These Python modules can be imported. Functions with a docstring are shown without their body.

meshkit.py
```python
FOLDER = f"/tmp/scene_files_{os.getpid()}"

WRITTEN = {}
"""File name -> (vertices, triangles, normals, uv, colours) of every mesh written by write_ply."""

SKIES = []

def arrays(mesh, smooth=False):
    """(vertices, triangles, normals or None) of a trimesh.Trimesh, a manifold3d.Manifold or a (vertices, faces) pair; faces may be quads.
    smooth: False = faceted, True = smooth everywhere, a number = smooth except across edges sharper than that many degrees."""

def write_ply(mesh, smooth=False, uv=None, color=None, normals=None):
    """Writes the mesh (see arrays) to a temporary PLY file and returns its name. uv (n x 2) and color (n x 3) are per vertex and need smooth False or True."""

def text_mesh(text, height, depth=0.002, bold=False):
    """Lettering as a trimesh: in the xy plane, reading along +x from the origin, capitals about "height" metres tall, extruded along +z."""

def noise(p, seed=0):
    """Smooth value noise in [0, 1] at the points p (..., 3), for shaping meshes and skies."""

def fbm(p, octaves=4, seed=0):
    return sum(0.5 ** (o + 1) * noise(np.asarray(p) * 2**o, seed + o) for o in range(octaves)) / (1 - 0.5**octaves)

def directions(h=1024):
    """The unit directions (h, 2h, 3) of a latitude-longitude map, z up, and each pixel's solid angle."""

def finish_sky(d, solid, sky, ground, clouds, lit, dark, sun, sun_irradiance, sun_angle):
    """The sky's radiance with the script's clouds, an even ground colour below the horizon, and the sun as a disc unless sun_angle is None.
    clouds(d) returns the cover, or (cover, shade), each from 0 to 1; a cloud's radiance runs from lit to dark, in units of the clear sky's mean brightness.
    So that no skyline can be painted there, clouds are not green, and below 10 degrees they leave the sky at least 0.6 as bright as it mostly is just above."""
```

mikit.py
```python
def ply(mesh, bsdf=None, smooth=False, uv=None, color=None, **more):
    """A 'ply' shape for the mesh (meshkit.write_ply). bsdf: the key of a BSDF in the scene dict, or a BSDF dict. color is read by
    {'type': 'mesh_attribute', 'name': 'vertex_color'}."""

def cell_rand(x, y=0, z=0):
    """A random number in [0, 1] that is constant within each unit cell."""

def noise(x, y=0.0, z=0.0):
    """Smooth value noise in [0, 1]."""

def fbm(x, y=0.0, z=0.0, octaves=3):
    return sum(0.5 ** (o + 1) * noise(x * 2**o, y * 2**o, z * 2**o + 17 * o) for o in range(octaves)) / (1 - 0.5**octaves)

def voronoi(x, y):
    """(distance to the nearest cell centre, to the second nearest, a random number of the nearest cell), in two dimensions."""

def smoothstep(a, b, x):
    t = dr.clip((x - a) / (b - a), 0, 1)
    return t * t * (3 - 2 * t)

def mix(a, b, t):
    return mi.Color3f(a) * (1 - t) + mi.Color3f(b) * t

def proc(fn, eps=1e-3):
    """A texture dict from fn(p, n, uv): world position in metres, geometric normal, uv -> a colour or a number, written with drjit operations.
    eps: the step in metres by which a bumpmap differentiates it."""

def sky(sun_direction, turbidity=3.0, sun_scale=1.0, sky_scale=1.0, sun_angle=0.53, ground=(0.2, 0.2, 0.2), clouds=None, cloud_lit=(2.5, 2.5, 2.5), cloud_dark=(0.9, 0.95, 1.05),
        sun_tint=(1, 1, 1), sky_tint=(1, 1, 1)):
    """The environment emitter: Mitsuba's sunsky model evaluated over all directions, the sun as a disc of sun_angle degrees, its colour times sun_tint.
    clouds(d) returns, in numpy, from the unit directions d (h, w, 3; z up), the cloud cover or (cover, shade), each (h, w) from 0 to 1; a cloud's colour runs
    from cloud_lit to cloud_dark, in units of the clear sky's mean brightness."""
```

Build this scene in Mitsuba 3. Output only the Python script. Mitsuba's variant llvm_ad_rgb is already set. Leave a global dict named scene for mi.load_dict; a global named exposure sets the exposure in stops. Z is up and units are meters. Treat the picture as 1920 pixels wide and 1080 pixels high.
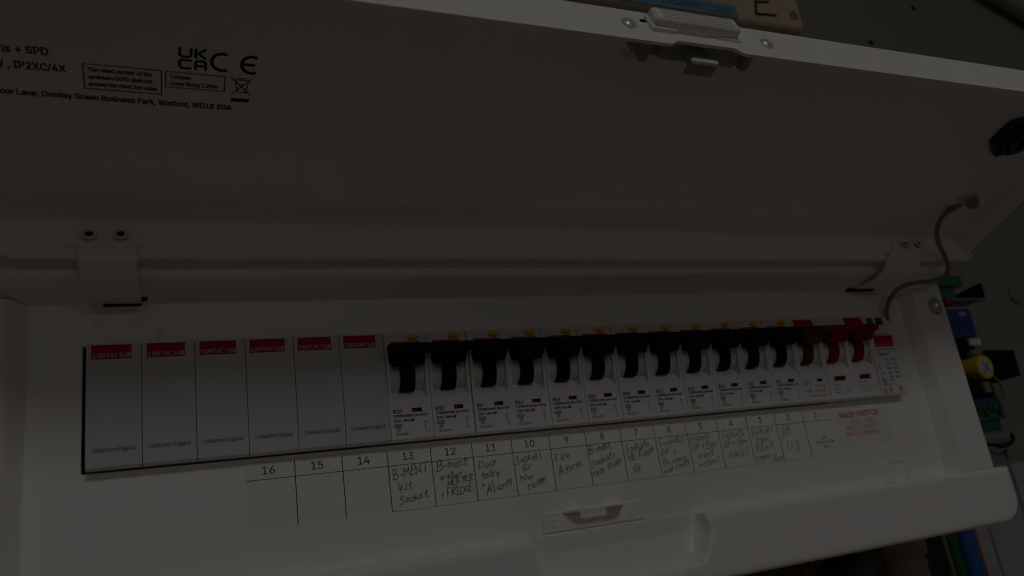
import math, random
import numpy as np, trimesh, mitsuba as mi, drjit as dr
import manifold3d as m3
from manifold3d import Manifold, CrossSection
from shapely.geometry import LineString, Polygon, box as sbox
from shapely.ops import unary_union
import mikit, meshkit

random.seed(7)
np.random.seed(7)
T = mi.ScalarTransform4f
scene, labels = {}, {}
MM = 0.001

# ------------------------------------------------------------------ camera, light, exposure
# modelling space: millimetres, x along the rail, y up, z out of the cover; world = (x, -z, y) / 1000
def W(v):
    v = np.asarray(v, float)
    return np.stack([v[..., 0], -v[..., 2], v[..., 1]], -1) * MM

CAM = np.array([23.85, -37.08, 305.47])
RIGHT = None
_w = np.array([2.76599609, -0.112471665, 0.583940146])
_th = np.linalg.norm(_w); _k = _w / _th
_K = np.array([[0, -_k[2], _k[1]], [_k[2], 0, -_k[0]], [-_k[1], _k[0], 0]])
ROT = np.eye(3) + math.sin(_th) * _K + (1 - math.cos(_th)) * _K @ _K      # rows: right, down, forward
scene['camera'] = {
    'type': 'thinlens', 'fov': 2 * math.degrees(math.atan(960 / 1483.8)), 'fov_axis': 'x',
    'to_world': T().look_at(origin=W(CAM).tolist(), target=W(CAM + 100 * ROT[2]).tolist(), up=W(-ROT[1] * 1000).tolist()),
    'aperture_radius': 0.0010, 'focus_distance': 0.300, 'near_clip': 0.01, 'far_clip': 20.0}
exposure = 0.0

LAMP = 2.35
lamp_c = np.array([60.0, 1095.0, 1420.0])
FAR_UNSEEN_LAMP = 0.68  # unseen panel behind the viewer, placed to light hinge flange and panel top
far_c = np.array([160.0, 1080.0, 4600.0])
scene['room_glow'] = {'type': 'constant', 'radiance': {'type': 'rgb', 'value': [0.0212, 0.0178, 0.0153]}}


# ------------------------------------------------------------------ materials
def rgb(*c):
    return {'type': 'rgb', 'value': list(c)}

def principled(name, col, rough=0.4, metallic=0.0, spec=0.5, **k):
    c = col if isinstance(col, dict) else rgb(*col)
    scene['mat_' + name] = {'type': 'twosided', 'bsdf': {'type': 'principled', 'base_color': c, 'roughness': rough, 'metallic': metallic, 'specular': spec, **k}}

def f_paint(p, n, uv):
    v = mikit.fbm(p.x * 9, p.y * 9, p.z * 9, 3)
    return mikit.mix((0.760, 0.752, 0.725), (0.80, 0.795, 0.77), v)

def f_peel(p, n, uv):
    return mikit.noise(p.x * 520, p.y * 520, p.z * 520) * 0.6 + mikit.noise(p.x * 1100, p.y * 1100, p.z * 1100) * 0.4

scene['mat_white_paint'] = {'type': 'twosided', 'bsdf': {'type': 'bumpmap', 'arbitrary': mikit.proc(f_peel, 2e-4), 'scale': 0.00004,
                        'bsdf': {'type': 'principled', 'base_color': mikit.proc(f_paint), 'roughness': 0.34, 'specular': 0.5}}}

def f_device(p, n, uv):
    v = mikit.fbm(p.x * 60, p.y * 60, p.z * 60, 3)
    s = mikit.noise(p.x * 900, p.y * 900, p.z * 900)
    return mikit.mix((0.545, 0.545, 0.535), (0.595, 0.595, 0.585), v) * (1 - 0.5 * mikit.smoothstep(0.955, 0.985, s))

scene['mat_device_plastic'] = {'type': 'twosided', 'bsdf': {'type': 'principled', 'base_color': mikit.proc(f_device), 'roughness': 0.42, 'specular': 0.45}}
def f_breaker(p, n, uv):
    return f_device(p, n, uv) * 1.2

scene['mat_breaker_plastic'] = {'type': 'twosided', 'bsdf': {'type': 'principled', 'base_color': mikit.proc(f_breaker), 'roughness': 0.42, 'specular': 0.45}}
principled('strap_plastic', (0.74, 0.725, 0.69), 0.35)
principled('black_plastic', (0.0025, 0.0025, 0.0025), 0.55, spec=0.15)
principled('dark_latch', (0.27, 0.26, 0.25), 0.45)
principled('red_lever', (0.21, 0.002, 0.004), 0.5, spec=0.2)
principled('brown_red_lever', (0.085, 0.016, 0.010), 0.5, spec=0.2)
principled('yellow_plastic', (0.95, 0.46, 0.008), 0.4)
principled('red_print', (0.46, 0.003, 0.010), 0.6, spec=0.2)
principled('flag_red', (0.10, 0.003, 0.005), 0.5)
principled('red_ink', (0.55, 0.04, 0.045), 0.5)
principled('white_print', (0.44, 0.34, 0.34), 0.5)
principled('black_print', (0.004, 0.004, 0.004), 0.6, spec=0.15)
principled('grey_print', (0.09, 0.09, 0.10), 0.5)
principled('pen_ink', (0.018, 0.018, 0.022), 0.55)
principled('paper', (0.77, 0.77, 0.725), 0.75, spec=0.2)
principled('film', (0.74, 0.735, 0.705), 0.35)
principled('steel', (0.66, 0.65, 0.645), 0.36, metallic=0.45)
principled('pale_zinc', (0.68, 0.68, 0.64), 0.4)
principled('zinc', (0.34, 0.33, 0.31), 0.36, metallic=0.6)
principled('chrome', (0.70, 0.69, 0.67), 0.33, metallic=1.0)
principled('void_black', (0.004, 0.004, 0.004), 0.8, spec=0.1)
principled('grey_window', (0.055, 0.06, 0.055), 0.3)
principled('braid', (0.25, 0.215, 0.18), 0.45, metallic=0.3)
principled('knob_black', (0.014, 0.014, 0.014), 0.35)

def f_wall(p, n, uv):
    v = mikit.fbm(p.x * 6, p.y * 6, p.z * 6, 4)
    w = mikit.fbm(p.x * 40, p.y * 40, p.z * 40, 2)
    return mikit.mix((0.15, 0.148, 0.125), (0.225, 0.22, 0.19), v * 0.7 + w * 0.3)

scene['mat_wall_paint'] = {'type': 'twosided', 'bsdf': {'type': 'principled', 'base_color': mikit.proc(f_wall), 'roughness': 0.75, 'specular': 0.2}}
principled('cream_plastic', (0.46, 0.37, 0.25), 0.45)
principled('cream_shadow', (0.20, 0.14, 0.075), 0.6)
principled('blue_sticker', (0.13, 0.27, 0.36), 0.5)
principled('blue_ink', (0.02, 0.05, 0.12), 0.5)
principled('grey_trunking', (0.29, 0.28, 0.30), 0.4)
principled('conduit_grey', (0.30, 0.31, 0.29), 0.5)
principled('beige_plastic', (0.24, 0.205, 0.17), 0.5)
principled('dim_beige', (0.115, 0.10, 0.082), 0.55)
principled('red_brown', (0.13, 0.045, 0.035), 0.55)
principled('green_cable', (0.004, 0.065, 0.006), 0.4)
principled('straw_yellow', (0.14, 0.115, 0.055), 0.5)
principled('blue_cable', (0.004, 0.072, 0.25), 0.4)
principled('brown_cable', (0.22, 0.05, 0.02), 0.45)
principled('board_green', (0.012, 0.085, 0.06), 0.4)
principled('block_green', (0.01, 0.09, 0.045), 0.4)
principled('relay_blue', (0.010, 0.030, 0.13), 0.25)
principled('dull_red', (0.16, 0.012, 0.010), 0.45)
principled('coil_yellow', (0.58, 0.36, 0.02), 0.35)
principled('pale_disc', (0.36, 0.42, 0.44), 0.4)
principled('component_grey', (0.16, 0.16, 0.15), 0.45)
principled('lamp_body', (0.8, 0.8, 0.8), 0.5)


# ------------------------------------------------------------------ helpers
def man_arrays(m):
    t = m.to_mesh()
    return np.asarray(t.vert_properties)[:, :3].astype(float), np.asarray(t.tri_verts)

def arr(mesh):
    if isinstance(mesh, Manifold):
        return man_arrays(mesh)
    if isinstance(mesh, trimesh.Trimesh):
        return np.array(mesh.vertices), np.array(mesh.faces)
    return np.asarray(mesh[0], float), np.asarray(mesh[1], int)

def cat(meshes):
    vs, fs, n = [], [], 0
    for m in meshes:
        v, f = arr(m)
        if f.shape[1] == 4:
            f = np.vstack([f[:, [0, 1, 2]], f[:, [0, 2, 3]]])
        vs.append(v); fs.append(f + n); n += len(v)
    return np.vstack(vs), np.vstack(fs)

used = {}
def key_for(name):
    k = name
    if name in used:
        k = f'{name}_{used[name]:03d}'
        used[name] += 1
    else:
        used[name] = 1
    return k

def put(name, mesh, bsdf, smooth=32, frame=None, offset=(0, 0, 0)):
    """adds one entry from a mesh in mm; frame maps local points to modelling space"""
    v, f = arr(mesh)
    if frame is not None:
        v = frame(v)
    v = W(v + np.asarray(offset, float))
    k = key_for(name)
    scene[k] = mikit.ply((v, f), 'mat_' + bsdf, smooth=smooth)
    return k

def shared(mesh, bsdf, smooth=32):
    v, f = arr(mesh)
    return mikit.ply((W(v), f), 'mat_' + bsdf, smooth=smooth)

DS, DOFF = 0.994, np.array([0.13, -0.25, 1.9])      # the row of devices stands this far proud of the cut-out
def put_at(name, shape, off):
    k = key_for(name)
    d = W(np.asarray(off, float) * DS + DOFF)
    scene[k] = {**shape, 'to_world': T().translate(d.tolist()).scale(DS)}
    return k

def thing(name, label, category, group=None, kind=None):
    k = key_for(name)
    labels[k] = {'label': label, 'category': category}
    if group: labels[k]['group'] = group
    return k

def single(name, label, category, mesh, bsdf, smooth=32, offset=(0, 0, 0)):
    k = put(name, mesh, bsdf, smooth, None, offset)
    labels[k] = {'label': label, 'category': category}
    return k

def bx(x0, x1, y0, y1, z0, z1):
    return Manifold.cube([x1 - x0, y1 - y0, z1 - z0]).translate([x0, y0, z0])

def rbox(x0, x1, y0, y1, z0, z1, r=0.4, seg=12):
    s = Manifold.sphere(r, seg)
    return Manifold.batch_hull([s.translate([x, y, z]) for x in (x0 + r, x1 - r) for y in (y0 + r, y1 - r) for z in (z0 + r, z1 - r)])

def sph(c, r, seg=24):
    return Manifold.sphere(r, seg).translate(list(map(float, c)))

def prism_x(yz, x0, x1):
    """polygon in (y, z) swept along x"""
    cs = CrossSection([[list(map(float, p)) for p in yz]], m3.FillRule.NonZero)
    m = Manifold.extrude(cs, x1 - x0)          # local x=y, y=z, z=along
    return m.transform([[0, 0, 1, x0], [1, 0, 0, 0], [0, 1, 0, 0]])

def prism_y(xz, y0, y1):
    cs = CrossSection([[list(map(float, p)) for p in xz]], m3.FillRule.NonZero)
    m = Manifold.extrude(cs, y1 - y0)
    return m.transform([[1, 0, 0, 0], [0, 0, -1, y1], [0, 1, 0, 0]])

def prism_z(xy, z0, z1):
    cs = CrossSection([[list(map(float, p)) for p in xy]], m3.FillRule.NonZero)
    return Manifold.extrude(cs, z1 - z0).translate([0, 0, z0])

def cyl_x(y, z, r, x0, x1, seg=64):
    m = Manifold.cylinder(x1 - x0, r, r, seg)
    return m.transform([[0, 0, 1, x0], [1, 0, 0, y], [0, 1, 0, z]])

def cyl_z(x, y, r, z0, z1, seg=40, r2=None):
    return Manifold.cylinder(z1 - z0, r, r if r2 is None else r2, seg).translate([x, y, z0])

def cyl_y(x, z, r, y0, y1, seg=40):
    m = Manifold.cylinder(y1 - y0, r, r, seg)
    return m.transform([[1, 0, 0, x], [0, 0, 1, y0], [0, 1, 0, z]])

def lathe(rz, seg=40):
    """surface of revolution about z from (r, z) pairs"""
    a = np.linspace(0, 2 * np.pi, seg, endpoint=False)
    rz = np.asarray(rz, float)
    v = np.stack([rz[:, None, 0] * np.cos(a), rz[:, None, 0] * np.sin(a), np.repeat(rz[:, 1:2], seg, 1)], -1).reshape(-1, 3)
    f = []
    for i in range(len(rz) - 1):
        for j in range(seg):
            a0, a1 = i * seg + j, i * seg + (j + 1) % seg
            f.append([a0, a1, a1 + seg, a0 + seg])
    return v, np.array(f)

def catmull(pts, n=12):
    p = np.asarray(pts, float)
    if len(p) < 3:
        return p
    q = np.vstack([2 * p[0] - p[1], p, 2 * p[-1] - p[-2]])
    out = []
    for i in range(1, len(q) - 2):
        t = np.linspace(0, 1, n, endpoint=False)[:, None]
        a, b, c, d = q[i - 1], q[i], q[i + 1], q[i + 2]
        out.append(0.5 * (2 * b + (c - a) * t + (2 * a - 5 * b + 4 * c - d) * t ** 2 + (3 * b - a - 3 * c + d) * t ** 3))
    out.append(q[-2][None])
    return np.vstack(out)

def tube(pts, r, sides=14):
    p = np.asarray(pts, float)
    t = np.gradient(p, axis=0); t /= np.linalg.norm(t, axis=1, keepdims=True)
    ref = np.array([0.13, 0.2, 0.97])
    a = np.cross(t, ref); a /= np.linalg.norm(a, axis=1, keepdims=True)
    b = np.cross(t, a)
    g = np.linspace(0, 2 * np.pi, sides, endpoint=False)
    rr = np.broadcast_to(r, (len(p),))[:, None, None]
    v = p[:, None] + rr * (np.cos(g)[None, :, None] * a[:, None] + np.sin(g)[None, :, None] * b[:, None])
    f = []
    for i in range(len(p) - 1):
        for j in range(sides):
            j2 = (j + 1) % sides
            f.append([i * sides + j, i * sides + j2, (i + 1) * sides + j2, (i + 1) * sides + j])
    v = v.reshape(-1, 3)
    n = len(v)
    f = np.array(f); f = np.vstack([f[:, [0, 1, 2]], f[:, [0, 2, 3]]])
    v = np.vstack([v, p[0], p[-1]])
    caps = [[n, (j + 1) % sides, j] for j in range(sides)] + [[n + 1, n - sides + j, n - sides + (j + 1) % sides] for j in range(sides)]
    return v, np.vstack([f, caps])

# ---- flat print: lettering and line work as thin sheets on the surfaces
_text = {}
def text2d(s, bold=True):
    if (s, bold) not in _text:
        m = meshkit.text_mesh(s, 1.0, 0.01, bold)
        keep = m.face_normals[:, 2] > 0.5
        f = m.faces[keep]
        ids, inv = np.unique(f, return_inverse=True)
        v = np.array(m.vertices)[ids]; v[:, 2] = 0
        _text[(s, bold)] = (v, inv.reshape(-1, 3))
    v, f = _text[(s, bold)]
    return v.copy(), f.copy()

def text_at(s, x, y, h, width=None, bold=False, align='l', rot=0.0):
    v, f = text2d(s, bold)
    x0, x1 = v[:, 0].min(), v[:, 0].max()
    v[:, 0] -= x0
    sx = h if width is None else width / (x1 - x0)
    v[:, 0] *= sx; v[:, 1] *= h
    wd = (x1 - x0) * sx
    v[:, 0] -= {'l': 0, 'r': wd, 'c': wd / 2}[align]
    c, q = math.cos(rot), math.sin(rot)
    v[:, :2] = v[:, :2] @ np.array([[c, q], [-q, c]])
    v[:, 0] += x; v[:, 1] += y
    return v, f

def fat(mesh, d=0.09):
    v, f = arr(mesh)
    a, b = v.copy(), v.copy()
    a[:, 0] -= d / 2; b[:, 0] += d / 2; b[:, 1] += d * 0.4; b[:, 2] += 0.012
    return cat([(a, f), (b, f)])

def poly2d(g):
    """triangles of a shapely area, z = 0"""
    out = []
    for p in getattr(g, 'geoms', [g]):
        if p.is_empty or p.area < 1e-7: continue
        m = trimesh.creation.extrude_polygon(p, 0.01, engine='earcut')
        k = m.face_normals[:, 2] > 0.5
        v = np.array(m.vertices); v[:, 2] = 0
        out.append((v, m.faces[k]))
    return cat(out)

def strokes(lines, w, cap=1):
    return poly2d(unary_union([LineString(l).buffer(w / 2, quad_segs=3, cap_style=cap) for l in lines]))

def rect(x0, x1, y0, y1):
    return np.array([[x0, y0, 0], [x1, y0, 0], [x1, y1, 0], [x0, y1, 0.0]]), np.array([[0, 1, 2], [0, 2, 3]])

def frame_rect(x0, x1, y0, y1, w):
    return poly2d(sbox(x0, y0, x1, y1).difference(sbox(x0 + w, y0 + w, x1 - w, y1 - w)))

def drape(mesh, zf, off=0.08):
    v, f = arr(mesh)
    v = v.copy()
    v[:, 2] = np.interp(v[:, 1], zf[0], zf[1]) + off
    return v, f

def drapef(mesh, zf, off=0.08, d=0.10):
    v, f = arr(mesh)
    return fat(drape((v, f), zf, off), d)

def arc(cx, cy, r, a0, a1, n=20):
    a = np.radians(np.linspace(a0, a1, n))
    return np.stack([cx + r * np.cos(a), cy + r * np.sin(a)], -1)

def ce_mark(x, y, h, w):
    """CE: two arcs of height h from (x, y)"""
    r = h / 2
    c = [arc(x + r, y + r, r - w / 2, 62, 298)]
    ex = x + h * 1.25
    e = [arc(ex + r, y + r, r - w / 2, 62, 298), [(ex + w, y + r), (ex + r * 1.25, y + r)]]
    return strokes(c + e, w, cap=2)


# ------------------------------------------------------------------ unseen lamps (outside the frame): overhead in front, and behind the viewer
def unseen_lamp(label, c, hx, hz, power):
    k = thing('unseen_lamp', label, 'lamp')
    q = np.array([[-hx, 0, -hz], [hx, 0, -hz], [hx, 0, hz], [-hx, 0, hz]]) + c
    d = mikit.ply((W(q), np.array([[0, 1, 2], [0, 2, 3]])), 'mat_lamp_body')
    d['emitter'] = {'type': 'area', 'radiance': rgb(power, power * 0.995, power * 0.985)}
    scene[k + '__diffuser'] = d
    put(k + '__housing', bx(-hx - 15, hx + 15, 8, 40, -hz - 15, hz + 15).translate(c.tolist()), 'lamp_body')
unseen_lamp('unseen flat light panel overhead, out of view above and in front of the fuse board', lamp_c, 300, 220, LAMP * 1.36)
unseen_lamp('large unseen light panel behind the viewer, placed to light the hinge flange and panel top', far_c, 1400, 700, FAR_UNSEEN_LAMP)

# ------------------------------------------------------------------ wall behind
put('back_wall', (np.array([[-900, -900, -110], [1500, -900, -110], [1500, 900, -110], [-900, 900, -110.0]]), np.array([[0, 1, 2], [0, 2, 3]])), 'wall_paint', smooth=False)
labels['back_wall'] = {'label': 'dull grey painted wall behind the fuse board', 'category': 'wall', 'kind': 'structure'}

# ------------------------------------------------------------------ consumer unit
XL, XR = -52.0, 436.5
PT, PB = 58.9, -43.6
CU = thing('consumer_unit', 'white metal consumer unit with its lid lifted open over a row of breakers', 'fuse box')

def mirror_x(pts):
    return [(385 - 2.0 - x, z) for x, z in pts]

right_side = [(400.8, 0.0), (401.3, 0.25), (401.8, 0.8), (405.4, 6.4), (406.1, 7.3), (407.0, 7.85), (408.4, 8.05), (426.2, 8.05), (427.5, 7.7), (428.2, 7.0), (428.5, 5.8), (428.5, -6)]
left_side = [(383.0 - x, z) for x, z in right_side][::-1]
left_side = [(max(x, XL), z) for x, z in left_side]
cover = prism_y(left_side + right_side, PB, PT)
cut = prism_z([(-1.4, -0.9), (332.6, -0.9), (332.6, 0.4), (385.6, 0.4), (385.6, 43.4), (-1.4, 43.4)], -10, 10)
cover = cover - cut
cover = cover - prism_z([(390, PB - 1), (400.9, PB - 1), (400.9, -32.8), (390, -33.4)], -0.55, 3)       # lower corner sits a little back
cover = cover - rbox(362.6, 373.6, -46, -33.6, -0.8, 3, 0.5)                                                # pressed notch
cover = cover + rbox(354.6, 362.2, PB + 0.2, -32.8, -1.6, 0.75, 0.75)
put(CU + '__front_panel', cover, 'white_paint', 25)
put(CU + '__interior', bx(-6, 390, -4, 47, -11, -9), 'void_black', False)  # black plate stands in for the dark inside of the unit
put(CU + '__enclosure_body', bx(XL + 9.5, XR - 9.5, -69, 92, -109.5, -12), 'white_paint', False)
# rolled brow above the panel
brow = [(58.9, -1), (58.9, 0.3), (59.3, 1.8), (60.2, 6), (61.6, 12), (62.4, 15.2), (62.9, 16.2), (63.8, 16.9), (65.2, 17.2), (67.5, 16.9), (70, 16), (75, 12), (82, 3), (90, -6), (92, -12), (58.9, -12)]
put(CU + '__top_roll', prism_x(brow, XL + 8.4, XR - 8.4), 'white_paint', 40)
# chin along the bottom, with the finger recess
out = sbox(XL, -71.5, XR, -43.7)
def round_bottom(p, r):
    a = p.buffer(-r).buffer(r, quad_segs=16)
    return unary_union([a, sbox(XL, -44 - r, XR, -43.7)])
chin_o = round_bottom(out, 13)
layers = []
for ins, z in ((0.0, -20), (0.0, 7.2), (0.25, 8.4), (0.8, 9.3), (1.7, 9.9), (3.2, 10.2)):
    p = chin_o.buffer(-ins, quad_segs=16) if ins else chin_o
    layers.append(prism_z(list(p.exterior.coords)[:-1], z - 0.05, z))
chin = Manifold.batch_hull(layers)
sc_pts = [(162.5, -50, 8.2), (231.5, -50, 8.2), (164.5, -56.5, 9.6), (227.5, -57, 9.8), (163, -50, 20), (231, -50, 20), (166, -58, 22), (226, -58, 22)]
scoop = Manifold.batch_hull([sph(c, 7.2, 40) for c in sc_pts] + [bx(157.5, 237.5, -45, -40, 2.0, 22)])
chin = (chin - scoop).refine_to_length(1.6)
cv, cf = man_arrays(chin)
cm = trimesh.Trimesh(cv, cf, process=False)
soft = (cv[:, 0] > 150) & (cv[:, 0] < 247) & (cv[:, 1] > -70) & (cv[:, 2] > 1.0) & (cv[:, 1] < -43.75)
L_ = trimesh.smoothing.laplacian_calculation(cm, equal_weight=True)
for _ in range(10):
    cv[soft] += 0.5 * (L_.dot(cv) - cv)[soft]
put(CU + '__chin', (cv, cf), 'white_paint', 50)
# spot weld dimples
for i, (x, y) in enumerate(((3.2, 52.5), (16.1, 52.5), (23.0, 47.4))):
    put(CU + '__weld_mark', lathe([(1.75, 0.0), (1.6, 0.22), (1.2, 0.26), (1.0, 0.12), (0.01, 0.08)], 28), 'white_paint', 40, offset=(x, y, 0))
# catch plate
ck = CU + '__catch_plate'
plate = rbox(164.6, 213.4, -42.3, -34.4, -1, 1.0, 0.6)
tab = prism_z([(173.5, 0), (203.5, 0), (199.5, 5.6), (197.6, 7.2), (179.4, 7.2), (177.5, 5.6)], 0, 0.8)
tab = tab - prism_z([(181.6, 0.6), (194.6, 0.6), (194.0, 5.2), (182.2, 5.2)], -1, 3)
tab = tab.transform([[1, 0, 0, 0], [0, 0, -1, -34.6], [0, 1, 0, 0.6]])
put(ck, plate + tab, 'white_paint', 30)
for x, y in ((169.8, -38.6), (207.2, -38.3)):
    put(ck + '__rivet', lathe([(1.9, 0.9), (1.85, 1.35), (1.5, 1.5), (1.2, 1.3), (0.01, 1.25)], 28), 'white_paint', 40, offset=(x, y, 0))
# cover screw on the right rim
sk = CU + '__cover_screw'
put(sk, lathe([(3.6, 1.9), (3.6, 2.5), (3.2, 3.3), (2.4, 4.2), (1.4, 4.75), (0.01, 4.9)], 40), 'chrome', 40, offset=(419.8, 46.2, 6.0))
put(sk + '__washer', lathe([(5.0, 2.0), (5.0, 2.5), (4.6, 2.75), (3.5, 2.75), (3.4, 2.2)], 40), 'zinc', 40, offset=(419.8, 46.2, 6.0))

# ------------------------------------------------------------------ lid, in its own frame (x, s along the lid from the hinge, n towards the inside)
A = math.radians(22.0)
P0 = np.array([0, 84.5, 17.5]); D = np.array([0, math.sin(A), math.cos(A)]); N = np.array([0, -math.cos(A), math.sin(A)])
def lid_frame(v):
    v = np.asarray(v, float)
    return P0 + np.outer(v[:, 0], [1, 0, 0]) + np.outer(v[:, 1], D) + np.outer(v[:, 2], N)
LL = 104.8
LK = CU + '__lid'
outer = rbox(XL, XR, -1.2, LL + 1.2, -1.2, 30, 1.4, 16)
inner = rbox(XL + 1.2, XR - 1.2, 0, LL, 0, 40, 2.6, 24)
lid = outer - inner
lid = lid - bx(XL - 5, XR + 5, -9, LL + 9, 17.7, 50)
lid = lid - bx(XR - 8, XR + 5, 3, LL - 3, 14.7, 50) - bx(XL - 5, XL + 8, 3, LL - 3, 14.7, 50)
lid = lid - bx(XL - 5, -21.5, -5, 3, 16.4, 50)
notch = [(180.6, 19), (180.6, 17.7), (182.2, 16.9), (183.8, 15.5), (185.2, 15.1), (207.4, 15.1), (208.8, 15.5), (210.4, 16.9), (212, 17.7), (212, 19)]
ncut = prism_z(notch, 0, 10).transform([[1, 0, 0, 0], [0, 0, -1, LL + 5], [0, 1, 0, 0]])
lid = lid - ncut
put(LK, lid, 'white_paint', 30, lid_frame)
# hinge pads pressed on the hinge flange
for x0, x1 in ((-15.9, 31.6), (361.8, 409.0)):
    put(LK + '__hinge_pad', rbox(x0, x1, -0.5, 0.8, 2.6, 13.3, 0.35), 'white_paint', 30, lid_frame)

# hinge straps: lofted through cross-sections (x0, x1, y, z)
def strap(sections, th=1.3):
    s = np.asarray(sections, float)
    yz = catmull(s[:, 2:], 10); xs = catmull(s[:, :2], 10)
    t = np.gradient(yz, axis=0); t /= np.linalg.norm(t, axis=1, keepdims=True)
    nrm = np.stack([-t[:, 1], t[:, 0]], -1)
    v = []
    for (x0, x1), c, n in zip(xs, yz, nrm):
        for x, k in ((x0, 0), (x1, 0), (x1, 1), (x0, 1)):
            q = c + n * th * k
            v.append([x, q[0], q[1]])
    f = []
    for i in range(len(yz) - 1):
        for j in range(4):
            a, b = i * 4 + j, i * 4 + (j + 1) % 4
            f.append([a, b, b + 4, a + 4])
    f = np.array(f); f = np.vstack([f[:, [0, 1, 2]], f[:, [0, 2, 3]]])
    n = len(v) - 4
    return np.array(v), np.vstack([f, [[0, 2, 1], [0, 3, 2], [n, n + 1, n + 2], [n, n + 2, n + 3]]])

def flange_pt(n, out=0.7):
    p = P0 + D * out + N * n
    return p[1], p[2]
prof = [flange_pt(5.0, 2.2), flange_pt(10.0, 2.2), flange_pt(14.5, 2.4), (66.8, 25.8), (62.4, 24.0), (59.6, 19.0), (58.3, 11.5), (58.6, 5.0), (59.3, -1)]
left_secs = [(-1.6, 16.6), (-1.5, 16.5), (-1.3, 16.6), (-0.9, 16.6), (-0.7, 16.7), (-0.5, 16.9), (-0.2, 17.2), (0.0, 17.3), (0.0, 17.3)]
right_secs = [(386, 405), (382, 404.5), (376, 401), (371.5, 396), (370, 393), (369, 390), (369, 387), (369, 385), (369, 385)]
def rivet_on_flange(parent, x, n, mat='steel'):
    def fr(v):
        return P0 + np.outer(v[:, 0] + x, [1, 0, 0]) + np.outer(v[:, 1] + n, N) + np.outer(v[:, 2] + 3.4, D)
    k = put(parent + '__rivet', lathe([(2.45, 0.0), (2.4, 0.5), (2.1, 0.8), (1.7, 0.75), (1.35, 0.3), (1.25, -0.2)], 30), 'pale_zinc', 60, fr)
    return fr
for nm, secs, rv in (('l', left_secs, ((2.0, 10.4), (11.6, 10.2))), ('r', right_secs, ((390.5, 9.6), (400.2, 9.4)))):
    st = key_for(CU + '__hinge_strap')
    v, f = strap([a + b for a, b in zip(secs, prof)])
    scene[st] = mikit.ply((W(v), f), 'mat_strap_plastic', smooth=35)
    for x, n in rv:
        fr = rivet_on_flange(st, x, n)
        put(st + '__rivet_hole', lathe([(1.3, 0.05), (0.01, 0.05)], 24), 'void_black', False, fr)
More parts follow.
